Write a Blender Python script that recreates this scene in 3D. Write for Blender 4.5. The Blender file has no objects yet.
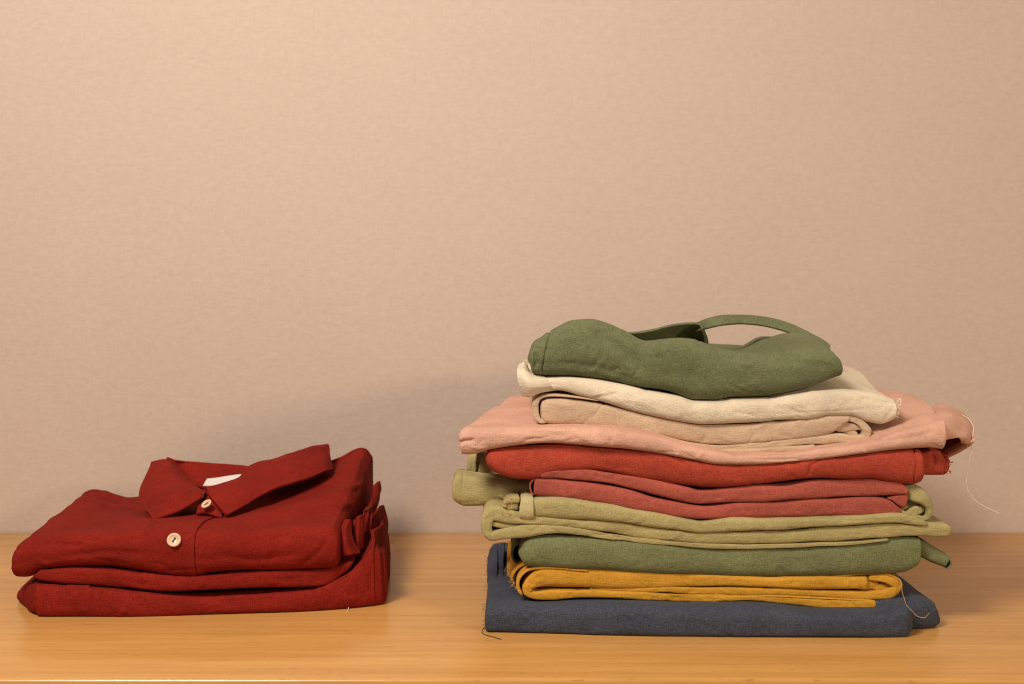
import bpy, math, random
import numpy as np
from mathutils import Vector

SC = bpy.context.scene
COL = SC.collection
rnd = random.Random(7)

# ------------------------------------------------------------------ camera
CAMH = 0.32
FPX = 1422.0
TH = math.atan(103.0 / FPX)                      # looking slightly down
cT, sT = math.cos(TH), math.sin(TH)
cam_d = bpy.data.cameras.new('camera')
cam = bpy.data.objects.new('camera', cam_d); COL.objects.link(cam)
cam.location = (0, 0, CAMH)
cam.rotation_euler = (math.radians(90) - TH, 0, 0)
cam_d.sensor_width = 36; cam_d.lens = 36 * FPX / 1024
cam_d.clip_start = .05; cam_d.clip_end = 60
cam_d.dof.use_dof = True; cam_d.dof.focus_distance = 1.19; cam_d.dof.aperture_fstop = 9
SC.camera = cam

def W(px, py, Y):
    """point of the place seen at pixel px,py and lying Y metres away"""
    u = (px - 512) / FPX; v = (342 - py) / FPX
    dy = cT + v * sT; dz = -sT + v * cT
    k = Y / dy
    return np.array([u * k, Y, CAMH + dz * k])
def Zof(py, Y):
    return W(512, py, Y)[2]
def Xof(px, py, Y):
    return W(px, py, Y)[0]
def Ytable(py):
    v = (342 - py) / FPX
    return CAMH * (cT + v * sT) / (sT - v * cT)

# ------------------------------------------------------------------ numeric helpers
def pchip(pts):
    """monotone cubic through (x, y) pairs, clamped outside"""
    pts = sorted(pts); x = np.array([p[0] for p in pts], float); y = np.array([p[1] for p in pts], float)
    h = np.diff(x); d = np.diff(y) / h
    m = np.zeros_like(x); m[0] = d[0]; m[-1] = d[-1]
    for i in range(1, len(x) - 1):
        if d[i-1] * d[i] > 0:
            w1 = 2*h[i] + h[i-1]; w2 = h[i] + 2*h[i-1]
            m[i] = (w1 + w2) / (w1/d[i-1] + w2/d[i])
    def f(q):
        q = np.clip(np.asarray(q, float), x[0], x[-1])
        i = np.clip(np.searchsorted(x, q, side='right') - 1, 0, len(h) - 1)
        t = (q - x[i]) / h[i]
        return ((1+2*t)*(1-t)**2*y[i] + t*(1-t)**2*h[i]*m[i] + t*t*(3-2*t)*y[i+1] + t*t*(t-1)*h[i]*m[i+1])
    return f
def fn(v):
    if callable(v): return v
    if isinstance(v, (int, float)): return lambda q: np.full(np.shape(q), float(v))
    return pchip(v)
def catmull(P, n, closed=False, param=None):
    """resample control points (k, dim) to n points, centripetal-ish"""
    P = np.asarray(P, float)
    if closed: P = np.vstack([P, P[:1]])
    seg = np.sqrt(np.maximum(np.linalg.norm(np.diff(P[:, :3], axis=0), axis=1), 1e-9))
    t = np.concatenate([[0], np.cumsum(seg)])
    k = len(P)
    m = np.zeros_like(P)
    for i in range(k):
        if closed:
            a = P[k-2] if i == 0 else P[i-1]; b = P[1] if i == k-1 else P[i+1]
            ha = seg[k-2] if i == 0 else seg[i-1]; hb = seg[0] if i == k-1 else seg[i]
            m[i] = (b - a) / (ha + hb)
        elif i == 0: m[i] = (P[1] - P[0]) / seg[0]
        elif i == k-1: m[i] = (P[-1] - P[-2]) / seg[-1]
        else: m[i] = (P[i+1] - P[i-1]) / (seg[i-1] + seg[i])
    q = np.linspace(0, t[-1], n, endpoint=not closed)
    i = np.clip(np.searchsorted(t, q, side='right') - 1, 0, k - 2)
    h = (t[i+1] - t[i])[:, None]; s = ((q - t[i]) / (t[i+1] - t[i]))[:, None]
    return (1+2*s)*(1-s)**2*P[i] + s*(1-s)**2*h*m[i] + s*s*(3-2*s)*P[i+1] + s*s*(s-1)*h*m[i+1]

def proj(G):
    y = G[..., 1]; z = G[..., 2] - CAMH
    dep = y * cT - z * sT; v = y * sT + z * cT
    return 512 + FPX * G[..., 0] / dep, 342 - FPX * v / dep
def puckers(seed, x0, x1, topf, botf, k, lo=.25, hi=.7, slope=.25):
    r = random.Random(seed); out = []
    for _ in range(k):
        x = r.uniform(x0 + 4, x1 - 4); l = r.uniform(4, 16)
        t, bt = float(topf(x)), float(botf(x)); f = r.choice((r.uniform(.05, .3), r.uniform(.6, .95), r.uniform(.1, .95)))
        y = t + (bt - t) * f; a = r.gauss(0, slope) + (0 if r.random() < .75 else r.choice((-1.2, 1.2)))
        if abs(a) > 1: l *= .45
        sgn = 1 if r.random() < .7 else -1
        out.append(([(x - l, y - l * a), (x, y + r.uniform(-.8, .8)), (x + l, y + l * a)], r.uniform(1.4, 3.4), sgn * r.uniform(lo, hi) * .001))
    return out

class Field:
    """smooth pseudo noise, a sum of randomly turned sines with a warped domain"""
    def __init__(self, seed, freq, aniso=(1, 1, 1), n=9):
        r = np.random.RandomState(seed)
        d = r.normal(size=(n, 3)); d /= np.linalg.norm(d, axis=1)[:, None]
        self.k = d * freq * (0.6 + 0.9 * r.rand(n))[:, None] * np.array(aniso)
        self.p = r.rand(n) * 6.28; self.n = n
        self.kw = r.normal(size=(3, 3)) * freq * .45 * np.array(aniso); self.pw = r.rand(3) * 6.28
    def __call__(self, P):
        w = np.sin(P @ self.kw.T + self.pw) * 0.9
        v = np.zeros(P.shape[:-1])
        for i in range(self.n):
            v += np.sin(P @ self.k[i] + self.p[i] + w[..., i % 3])
        return v / math.sqrt(self.n) * .9

def normals(G, closed):
    if closed: du = np.roll(G, -1, 1) - np.roll(G, 1, 1)
    else: du = np.gradient(G, axis=1)
    ds = np.gradient(G, axis=0)
    n = np.cross(ds, du); l = np.linalg.norm(n, axis=2, keepdims=True)
    return n / np.maximum(l, 1e-12)

def wrinkle(G, closed, seed, amp, fine=1.0, dirs=(1, 1, 1), creases=(), floor=None, sign=1):
    N = normals(G, closed) * sign
    d = Field(seed, 60, dirs)(G) * amp
    d += Field(seed + 1, 150, dirs)(G) * amp * .38 * fine
    r = Field(seed + 2, 95, (dirs[0]*.55, dirs[1], dirs[2]*1.5))(G)
    d += -np.exp(-(r / .22) ** 2) * amp * .55 * fine
    r2 = Field(seed + 5, 210, (dirs[0]*.7, dirs[1], dirs[2]*.8))(G)
    d += -np.exp(-(r2 / .35) ** 2) * amp * .16 * fine
    if len(creases):
        px, py = proj(G); front = np.clip(-N[..., 1] * 2 + N[..., 2] * 1.2 + .25, 0, 1)
        for (pts, w, dep) in creases:
            best = np.full(px.shape, 1e9); tt = np.zeros(px.shape); L = len(pts) - 1
            for q in range(L):
                (ax, ay), (bx, by) = pts[q], pts[q+1]
                vx, vy = bx - ax, by - ay
                t = np.clip(((px - ax) * vx + (py - ay) * vy) / (vx*vx + vy*vy), 0, 1)
                dd = np.hypot(px - ax - t * vx, py - ay - t * vy)
                m = dd < best; best[m] = dd[m]; tt[m] = (q + t[m]) / L
            fade = 1 if w < 1.5 else np.clip(np.sin(np.pi * np.clip(tt, .02, .98)) * 1.6, 0, 1)
            d += -dep * np.exp(-(best / w) ** 2) * front * fade
    G = G + N * d[..., None]
    if floor is not None: G[..., 2] = np.maximum(G[..., 2], floor)
    return G

class Sheet:
    """collects grids of one cloth into one mesh"""
    def __init__(self): self.v = []; self.f = []; self.uv = []; self.n = 0
    def grid(self, G, closed, cap=False, flip=False):
        a, b = G.shape[:2]
        su = np.concatenate([[0], np.cumsum(np.linalg.norm(np.diff(G[:, b//2], axis=0), axis=1))])
        sv = np.concatenate([[0], np.cumsum(np.linalg.norm(np.diff(G[a//2], axis=0), axis=1))])
        o = self.n; self.v.append(G.reshape(-1, 3)); self.n += a * b
        off = rnd.random() * 3
        jj = b if closed else b - 1
        dv = sv[-1] / max(b - 1, 1)
        for i in range(a - 1):
            for j in range(jj):
                k = (j + 1) % b
                q = [o+i*b+j, o+i*b+k, o+(i+1)*b+k, o+(i+1)*b+j]
                v0 = sv[j]; v1 = sv[j] + dv if k == 0 else sv[k]
                uvq = [(su[i]+off, v0), (su[i]+off, v1), (su[i+1]+off, v1), (su[i+1]+off, v0)]
                if flip: q.reverse(); uvq.reverse()
                self.f.append(q); self.uv.extend(uvq)
        if cap and closed:
            for i, rev in ((0, not flip), (a - 1, flip)):
                q = [o+i*b+j for j in range(b)]
                uvq = [(G[i, j, 1]+off, G[i, j, 2]) for j in range(b)]
                if rev: q.reverse(); uvq.reverse()
                self.f.append(q); self.uv.extend(uvq)
    def build(self, name, mat, parent=None, solid=0, smooth=True, origin=None):
        me = bpy.data.meshes.new(name)
        V = np.vstack(self.v)
        if origin is None:
            origin = np.array([(V[:, 0].min()+V[:, 0].max())/2, (V[:, 1].min()+V[:, 1].max())/2, V[:, 2].min()]) if parent is None else np.zeros(3)
        me.from_pydata((V - origin).tolist(), [], self.f); me.update()
        l = me.uv_layers.new(name='UVMap'); l.data.foreach_set('uv', [c for t in self.uv for c in t])
        me.polygons.foreach_set('use_smooth', [smooth] * len(me.polygons))
        me.materials.append(mat)
        o = bpy.data.objects.new(name, me); COL.objects.link(o)
        if parent is not None:
            o.parent = parent; o.location = [a - b for a, b in zip(origin, parent['_w'])]; o['_w'] = list(origin)
        else: o.location = origin; o['_w'] = list(origin)
        if solid:
            s = o.modifiers.new('thickness', 'SOLIDIFY'); s.thickness = solid; s.offset = 0
        return o

def section(n=44, nose=2.4, nf=18):
    """closed unit section: a = -1..1 across, b = 0 (front) .. 1 (back); rounded both ends. returns (a, fy, isback)"""
    out = []
    for i in range(nf + 1):                       # front nose, from bottom to top
        t = -math.pi/2 + math.pi * i / nf
        c, s = math.cos(t), math.sin(t)
        out.append((math.copysign(abs(s) ** (2/nose), s), 1 - abs(c) ** (2/nose), 0))
    m = (n - nf - 1 - 5) // 2
    for i in range(1, m + 1): out.append((1, 1, i / (m + 1)))
    for i in range(5):
        t = math.pi/2 - math.pi * i / 4
        out.append((math.sin(t), 1 - .0 , 1 + .0 * i))
    for i in range(m, 0, -1): out.append((-1, 1, i / (m + 1)))
    return out

def roll(sh, top, bot, Y, x0, x1, depth=.28, r=None, rise=0, dxb=0, tback=None, el=8, er=8, nose=2.2,
         seed=1, amp=.0007, fine=1, creases=(), floor=None, n=None, crown=0, backdrop_y=None, ymin=None, jig=.0016, lowback=None, noseup=0, endopen=.35, dens=1.3, puck=None, pk=None, fine_sec=0):
    """a folded slab of cloth seen from its folded edge.
    top, bot: outlines of the folded edge; Y: distance of the edge; rise: height gained towards the back"""
    top, bot, Y, rise, dxb, crown = map(fn, (top, bot, Y, rise, dxb, crown))
    n = n or max(24, int((x1 - x0) * dens))
    # denser stations at the ends
    q = np.linspace(0, 1, n); q = q + .035 * np.sin(q * 2*np.pi) * -1
    q = (q - q[0]) / (q[-1] - q[0])
    xs = x0 + (x1 - x0) * q
    T, B, YY, R, DX, CR = top(xs), bot(xs), Y(xs), rise(xs), dxb(xs), crown(xs)
    sec = section(fine_sec, nf=40, nose=nose + .3) if fine_sec else section(72, nf=24, nose=nose + .5)
    G = np.zeros((n, len(sec), 3))
    fy = Field(seed + 31, 38)
    for i, x in enumerate(xs):
        kk = 1.0
        dl, dr = x - x0, x1 - x
        if dl < el: kk = min(kk, math.sqrt(max(0, 1 - ((el - dl) / el) ** 2)))
        if dr < er: kk = min(kk, math.sqrt(max(0, 1 - ((er - dr) / er) ** 2)))
        kk = max(kk, .03)
        Yf = YY[i]
        h0 = Zof(T[i], Yf + .01) - Zof(B[i], Yf + .006)
        rr = r * .72 if r is not None else max(.003, min(.02, abs(h0) * .4))
        zt = Zof(T[i], Yf + rr); zb = Zof(B[i], Yf + rr * .6)
        if floor is not None and zb < floor + .0008: zb = floor + .0006
        zc, hh = (zt + zb) / 2, (zt - zb) / 2
        Xf = Xof(x, (T[i] + B[i]) / 2, Yf)
        tb = hh if tback is None else min(tback / 2, 9)
        yj = float(fy(np.array([Xf, 0, zc]))) * jig
        for j, (a, b, c) in enumerate(sec):
            hk = hh
            ke = kk + (1 - kk) * min(1, c * 2) * endopen
            zz = zc + a * hk * ke
            if a > 0: zz += R[i] * c + CR[i] * math.sin(math.pi * min(1, c * 1.3)) * a
            elif lowback is not None: zz += (lowback - (zc - hk)) * min(1, c * 1.5) * -a
            else: zz += R[i] * c * .4
            if noseup: zz += noseup * (1 - b) * hh
            yy = Yf + yj * (1 - b) + rr * (b * kk + (1 - kk)) + c * (depth - rr) - (0 if c < 1 else (1 - math.cos(a * 1.57)) * 0)
            if c == 1: yy += -abs(a) * .004
            G[i, j] = (Xf + DX[i] * c, yy, zz)
    creases = list(creases) + puckers(seed, x0, x1, top, bot, int((x1 - x0) / (11 if puck is None else puck)), *((.25, .7) if pk is None else pk))
    G = wrinkle(G, True, seed, amp, fine, (.55, .8, 1.1), creases, floor, sign=1)
    sh.grid(G, True, cap=True)
    return G, xs

def ribbon(sh, path, Y, depth=.25, seed=1, amp=.0004, fine=1, rk=.38, n=None, e0=5, e1=5, floor=None, creases=(), back=0, smooth=True):
    """a layer of cloth whose edge follows path [(px, py, thickness px[, dY])]"""
    p = [tuple(q) + (0,) * (4 - len(q)) for q in path]
    C = []
    for (px, py, t, dy) in p:
        w = W(px, py, Y + dy); C.append([w[0], 0, w[2], t * (Y + dy) / FPX, Y + dy])
    C = np.array(C)
    L = np.linalg.norm(np.diff(C[:, [0, 2]], axis=0), axis=1).sum()
    n = n or max(24, int(L / .0008))
    S = catmull(C, n)
    fz = Field(seed + 77, 110, n=5); env = np.minimum(1, np.minimum(np.arange(n), n - 1 - np.arange(n)) / 12)
    S[:, 2] += fz(np.stack([S[:, 0], S[:, 2]*2, 0*S[:, 0]], 1)) * .00032 * env
    S[:, 3] *= 1 + .10 * Field(seed + 78, 130, n=5)(np.stack([S[:, 0], S[:, 2]*2, 0*S[:, 0]], 1)) * env
    d = np.gradient(S[:, [0, 2]], axis=0); d /= np.maximum(np.linalg.norm(d, axis=1)[:, None], 1e-9)
    # smooth the tangents a little so turns stay soft
    for _ in range(3): d[1:-1] = (d[:-2] + d[1:-1]*2 + d[2:]) / 4
    d /= np.maximum(np.linalg.norm(d, axis=1)[:, None], 1e-9)
    nx, nz = -d[:, 1], d[:, 0]
    s = np.concatenate([[0], np.cumsum(np.linalg.norm(np.diff(S[:, [0, 2]], axis=0), axis=1))])
    sec = section(52, nf=24, nose=2.9)
    G = np.zeros((n, len(sec), 3))
    fy = Field(seed + 31, 45)
    E0, E1 = e0 * Y / FPX, e1 * Y / FPX
    for i in range(n):
        kk = 1.0
        if s[i] < E0: kk = min(kk, math.sqrt(max(0, 1 - ((E0 - s[i]) / E0) ** 2)))
        if s[-1] - s[i] < E1: kk = min(kk, math.sqrt(max(0, 1 - ((E1 - (s[-1] - s[i])) / E1) ** 2)))
        kk = max(kk, .04)
        h = abs(S[i, 3]) / 2; rr = max(.0022, h * 2 * rk)
        Yf = S[i, 4]; yj = float(fy(np.array([S[i, 0], 0, S[i, 2]]))) * .0012
        for j, (a, b, c) in enumerate(sec):
            yy = Yf + yj * (1 - b) + rr * (b * kk + 1 - kk) + c * (depth - rr)
            G[i, j] = (S[i, 0] + nx[i] * a * h * kk, yy, S[i, 2] + nz[i] * a * h * kk + back * c)
    pr = proj(np.stack([S[:, 0], S[:, 4], S[:, 2]], 1)); r_ = random.Random(seed); cl_ = list(creases)
    for _ in range(int(s[-1] * 1200 / 16)):
        i = r_.randrange(n); l = r_.uniform(3, 10); hp = S[i, 3] * FPX / S[i, 4]
        if hp < 5: continue
        x, y = pr[0][i], pr[1][i] + r_.uniform(-.4, .4) * hp; a = r_.gauss(0, .3)
        cl_.append(([(x - l, y - l * a), (x + l, y + l * a)], r_.uniform(1.5, 2.6), r_.choice((1, 1, -1)) * r_.uniform(.0002, .0005)))
    G = wrinkle(G, True, seed, amp, fine, (.55, .8, 1.1), cl_, floor)
    sh.grid(G, True, cap=True)
    return G

def bi(ctrl, nu, nv):
    """control grid of (px, py, Y) rows -> dense surface"""
    R = np.array([[W(*c) for c in row] for row in ctrl])
    A = np.array([catmull(row, nv) for row in R])
    return np.array([catmull(A[:, j], nu) for j in range(nv)]).transpose(1, 0, 2)

def patch(sh, ctrl, nu=60, nv=60, seed=1, amp=.0004, fine=1, creases=(), thick=.0014):
    G = bi(ctrl, nu, nv)
    N = normals(G, False)
    G = wrinkle(G, False, seed, amp, fine, (1, 1, 1), creases)
    # closed shell: front face, rounded rim, back face
    b = G - N * thick; m = G - N * thick / 2
    def rim(g, k):      # pulls the border outward a bit for the rounded edge
        return g
    nu, nv = G.shape[:2]
    loop = np.concatenate([G, b[:, ::-1]], axis=1)          # (nu, 2nv) closed across v
    sh.grid(loop, True, cap=False)
    # close the two u ends
    for i, fl in ((0, False), (nu - 1, True)):
        e = np.stack([G[i], b[i]], axis=0)
        sh.grid(e, False, flip=fl)
    return G

def tube(sh, pts, r, n=None, sides=7, taper=False):
    P = catmull(np.array(pts, float), n or len(pts) * 6)
    if n and n >= 40:
        fz = [Field(int(abs(P[0, 0]) * 1e4) + q, 420, n=6) for q in range(3)]
        P = P + np.stack([f(P) for f in fz], 1) * .00045
    T = np.gradient(P, axis=0); T /= np.maximum(np.linalg.norm(T, axis=1)[:, None], 1e-9)
    up = np.array([0.13, 0.97, 0.2])
    A = np.cross(T, up); A /= np.maximum(np.linalg.norm(A, axis=1)[:, None], 1e-9)
    B = np.cross(T, A)
    G = np.zeros((len(P), sides, 3))
    for j in range(sides):
        t = 2 * math.pi * j / sides
        k = np.linspace(1, .5, len(P))[:, None] if taper else 1
        G[:, j] = P + (A * math.cos(t) + B * math.sin(t)) * r * k
    sh.grid(G, True, cap=True)

# ------------------------------------------------------------------ materials
def newmat(name):
    m = bpy.data.materials.new(name); m.use_nodes = True
    nt = m.node_tree; b = nt.nodes['Principled BSDF']
    return m, nt, b
def N(nt, t, **kw):
    n = nt.nodes.new(t)
    for k, v in kw.items():
        if hasattr(n, k): setattr(n, k, v)
        else: n.inputs[k].default_value = v
    return n
def lk(nt, a, b): nt.links.new(a, b)

def mixc(nt, fac, A, B, blend='MIX'):
    m = nt.nodes.new('ShaderNodeMix'); m.data_type = 'RGBA'; m.blend_type = blend
    for sock, v in ((m.inputs[0], fac), (m.inputs[6], A), (m.inputs[7], B)):
        if hasattr(v, 'is_linked') or hasattr(v, 'links'): nt.links.new(v, sock)
        else: sock.default_value = v if not isinstance(v, tuple) or len(v) == 4 else (*v, 1)
    return m.outputs[2]

def stretched(nt, coord, sx, sy, det=2, sz=1):
    mp = N(nt, 'ShaderNodeMapping'); mp.inputs['Scale'].default_value = (sx, sy, sz)
    lk(nt, coord, mp.inputs[0])
    n = N(nt, 'ShaderNodeTexNoise'); n.inputs['Scale'].default_value = 1; n.inputs['Detail'].default_value = det; n.inputs['Roughness'].default_value = .6
    lk(nt, mp.outputs[0], n.inputs['Vector'])
    return n.outputs['Fac']

def linen(name, col, col2=None, contrast=.32, sheen=.35, bump=1.0, spec=.2, rough=.88):
    """woven linen: slubby warp and weft threads in colour and relief"""
    m, nt, b = newmat(name)
    uv = N(nt, 'ShaderNodeUVMap').outputs[0]
    a = stretched(nt, uv, 1900, 150); c = stretched(nt, uv, 150, 1900)
    e = stretched(nt, uv, 800, 800, 1)
    big = stretched(nt, uv, 22, 26, 3)
    ad = N(nt, 'ShaderNodeMath', operation='ADD'); lk(nt, a, ad.inputs[0]); lk(nt, c, ad.inputs[1])
    ad2 = N(nt, 'ShaderNodeMath', operation='MULTIPLY_ADD'); lk(nt, e, ad2.inputs[0]); ad2.inputs[1].default_value = .5; lk(nt, ad.outputs[0], ad2.inputs[2])
    mr = N(nt, 'ShaderNodeMapRange'); lk(nt, ad2.outputs[0], mr.inputs[0])
    mr.inputs[1].default_value = .92; mr.inputs[2].default_value = 1.58; mr.inputs[3].default_value = 0; mr.inputs[4].default_value = 1
    col2 = col2 or tuple(min(1, x * 1.55 + .012) for x in col)
    contrast *= 1.2
    dark = tuple(x * (1 - contrast) for x in col); lite = tuple(x + (y - x) * min(1, contrast * 1.6) for x, y in zip(col, col2))
    cc = mixc(nt, mr.outputs[0], dark, lite)
    mb = N(nt, 'ShaderNodeMapRange'); lk(nt, big, mb.inputs[0]); mb.inputs[1].default_value = .3; mb.inputs[2].default_value = .7
    mb.inputs[3].default_value = .86; mb.inputs[4].default_value = 1.13
    vm = N(nt, 'ShaderNodeVectorMath', operation='SCALE'); lk(nt, cc, vm.inputs[0]); lk(nt, mb.outputs[0], vm.inputs['Scale'])
    lk(nt, vm.outputs[0], b.inputs['Base Color'])
    b.inputs['Roughness'].default_value = rough
    b.inputs['Specular IOR Level'].default_value = spec
    b.inputs['Sheen Weight'].default_value = sheen; b.inputs['Sheen Roughness'].default_value = .45
    b.inputs['Sheen Tint'].default_value = (*[min(1, x * 1.3 + .12) for x in col2], 1)
    bp = N(nt, 'ShaderNodeBump'); bp.inputs['Strength'].default_value = .8 * bump; bp.inputs['Distance'].default_value = .0005
    lk(nt, ad2.outputs[0], bp.inputs['Height'])
    # soft handling creases
    cr = stretched(nt, uv, 60, 85, 4)
    bp2 = N(nt, 'ShaderNodeBump'); bp2.inputs['Strength'].default_value = .35 * bump; bp2.inputs['Distance'].default_value = .004
    lk(nt, cr, bp2.inputs['Height']); lk(nt, bp.outputs[0], bp2.inputs['Normal'])
    lk(nt, bp2.outputs[0], b.inputs['Normal'])
    return m

def plain(name, col, rough=.6, sheen=0):
    m, nt, b = newmat(name)
    g = N(nt, 'ShaderNodeNewGeometry').outputs['Position']
    f = stretched(nt, g, 900, 900, 2, 900)
    cc = mixc(nt, f, tuple(x * .82 for x in col), tuple(min(1, x * 1.15) for x in col))
    lk(nt, cc, b.inputs['Base Color']); b.inputs['Roughness'].default_value = rough
    b.inputs['Sheen Weight'].default_value = sheen
    return m

M = dict(
    brick=linen('brick_red_linen', (.200, .0092, .0062), (.32, .032, .015), contrast=.24, sheen=.0, spec=.08),
    sage=linen('sage_linen', (.125, .138, .058), (.24, .25, .13), contrast=.26, sheen=.15),
    green=linen('moss_linen', (.150, .165, .064), (.27, .28, .14), contrast=.26, sheen=.15),
    cream=linen('cream_linen', (.72, .60, .43), (.80, .70, .54), contrast=.10, sheen=.1),
    beige=linen('beige_linen', (.56, .39, .25), (.65, .49, .34), contrast=.12, sheen=.1),
    pink=linen('pink_linen', (.64, .355, .25), (.71, .44, .33), contrast=.12, sheen=.1),
    red=linen('orange_red_linen', (.385, .038, .019), (.49, .10, .05), contrast=.25, sheen=.12),
    rose=linen('rose_linen', (.365, .068, .045), (.48, .15, .10), contrast=.2, sheen=.12),
    olive=linen('olive_linen', (.39, .32, .125), (.50, .44, .22), contrast=.18, sheen=.12),
    mustard=linen('mustard_linen', (.56, .27, .022), (.68, .38, .06), contrast=.16, sheen=.1),
    navy=linen('slate_blue_linen', (.036, .042, .060), (.105, .118, .152), contrast=.30, sheen=.15),
    thread_white=plain('white_thread', (.8, .66, .45), .8),
    thread_tan=plain('tan_thread', (.45, .26, .1), .8),
    thread_dark=plain('dark_thread', (.07, .04, .03), .8),
    thread_must=plain('mustard_thread', (.6, .34, .1), .8),
    button=plain('horn_button', (.60, .42, .25), .35),
    holes=plain('button_hole', (.05, .025, .015), .8),
    blue=linen('raw_blue_linen', (.028, .034, .055), (.08, .09, .13), contrast=.4, sheen=.1),
    tape=linen('pale_olive_tape', (.50, .42, .2), (.6, .52, .3), contrast=.15, sheen=.1),
    label=plain('white_tape', (.66, .60, .55), .8),
)

# table top
def wood():
    m, nt, b = newmat('beech_wood')
    g = N(nt, 'ShaderNodeNewGeometry').outputs['Position']
    warp = stretched(nt, g, 3, 9, 2, 1)
    mp = N(nt, 'ShaderNodeMapping'); mp.inputs['Scale'].default_value = (3.0, 75, 10); lk(nt, g, mp.inputs[0])
    n1 = N(nt, 'ShaderNodeTexNoise'); n1.inputs['Scale'].default_value = 1; n1.inputs['Detail'].default_value = 5; n1.inputs['Roughness'].default_value = .55; n1.inputs['Distortion'].default_value = .5
    lk(nt, mp.outputs[0], n1.inputs['Vector'])
    fine = stretched(nt, g, 16, 230, 6, 200)
    # boards 0.11 m wide running along x: each with its own tone
    sp = N(nt, 'ShaderNodeSeparateXYZ'); lk(nt, g, sp.inputs[0])
    dv = N(nt, 'ShaderNodeMath', operation='MULTIPLY_ADD'); lk(nt, sp.outputs[1], dv.inputs[0]); dv.inputs[1].default_value = 1/.105; dv.inputs[2].default_value = .37
    fl = N(nt, 'ShaderNodeMath', operation='FLOOR'); lk(nt, dv.outputs[0], fl.inputs[0])
    wn = N(nt, 'ShaderNodeTexWhiteNoise', noise_dimensions='1D'); lk(nt, fl.outputs[0], wn.inputs['W'])
    r1 = N(nt, 'ShaderNodeMapRange'); lk(nt, n1.outputs[0], r1.inputs[0]); r1.inputs[1].default_value = .3; r1.inputs[2].default_value = .7
    base = mixc(nt, r1.outputs[0], (.52, .255, .066), (.64, .335, .098))
    sc = N(nt, 'ShaderNodeMapRange'); lk(nt, wn.outputs[0], sc.inputs[0]); sc.inputs[3].default_value = .93; sc.inputs[4].default_value = 1.05
    v1 = N(nt, 'ShaderNodeVectorMath', operation='SCALE'); lk(nt, base, v1.inputs[0]); lk(nt, sc.outputs[0], v1.inputs['Scale'])
    fr = N(nt, 'ShaderNodeMapRange'); lk(nt, fine, fr.inputs[0]); fr.inputs[1].default_value = .3; fr.inputs[2].default_value = .56; fr.inputs[3].default_value = .88; fr.inputs[4].default_value = 1.0
    v2 = N(nt, 'ShaderNodeVectorMath', operation='SCALE'); lk(nt, v1.outputs[0], v2.inputs[0]); lk(nt, fr.outputs[0], v2.inputs['Scale'])
    # short dark flecks of beech
    fk = stretched(nt, g, 70, 420, 2, 300)
    fk2 = N(nt, 'ShaderNodeMapRange'); lk(nt, fk, fk2.inputs[0]); fk2.inputs[1].default_value = .64; fk2.inputs[2].default_value = .72; fk2.inputs[3].default_value = 1; fk2.inputs[4].default_value = .72
    v3 = N(nt, 'ShaderNodeVectorMath', operation='SCALE'); lk(nt, v2.outputs[0], v3.inputs[0]); lk(nt, fk2.outputs[0], v3.inputs['Scale'])
    lk(nt, v3.outputs[0], b.inputs['Base Color'])
    rr = N(nt, 'ShaderNodeMapRange'); lk(nt, n1.outputs[0], rr.inputs[0]); rr.inputs[3].default_value = .19; rr.inputs[4].default_value = .31
    lk(nt, rr.outputs[0], b.inputs['Roughness'])
    b.inputs['Specular IOR Level'].default_value = .5
    bp = N(nt, 'ShaderNodeBump'); bp.inputs['Strength'].default_value = .12; bp.inputs['Distance'].default_value = .0006
    lk(nt, fine, bp.inputs['Height']); lk(nt, bp.outputs[0], b.inputs['Normal'])
    return m

def wallmat():
    m, nt, b = newmat('textile_wallpaper')
    g = N(nt, 'ShaderNodeNewGeometry').outputs['Position']
    sw = N(nt, 'ShaderNodeCombineXYZ'); sp = N(nt, 'ShaderNodeSeparateXYZ'); lk(nt, g, sp.inputs[0])
    lk(nt, sp.outputs[0], sw.inputs[0]); lk(nt, sp.outputs[2], sw.inputs[1])
    q = sw.outputs[0]
    a = stretched(nt, q, 380, 90, 4); c = stretched(nt, q, 90, 300, 4); d = stretched(nt, q, 110, 130, 5); e = stretched(nt, q, 9, 11, 4)
    ad = N(nt, 'ShaderNodeMath', operation='ADD'); lk(nt, a, ad.inputs[0]); lk(nt, c, ad.inputs[1])
    s = N(nt, 'ShaderNodeMath', operation='ADD'); lk(nt, ad.outputs[0], s.inputs[0]); lk(nt, d, s.inputs[1])
    s2 = N(nt, 'ShaderNodeMath', operation='MULTIPLY_ADD'); lk(nt, e, s2.inputs[0]); s2.inputs[1].default_value = .4; lk(nt, s.outputs[0], s2.inputs[2])
    mr = N(nt, 'ShaderNodeMapRange'); lk(nt, s2.outputs[0], mr.inputs[0]); mr.inputs[1].default_value = 1.3; mr.inputs[2].default_value = 2.1
    cc = mixc(nt, mr.outputs[0], (.472, .372, .297), (.532, .423, .341))
    lk(nt, cc, b.inputs['Base Color']); b.inputs['Roughness'].default_value = .75; b.inputs['Specular IOR Level'].default_value = .2
    bp = N(nt, 'ShaderNodeBump'); bp.inputs['Strength'].default_value = .3; bp.inputs['Distance'].default_value = .0008
    lk(nt, s.outputs[0], bp.inputs['Height']); lk(nt, bp.outputs[0], b.inputs['Normal'])
    return m

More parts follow.
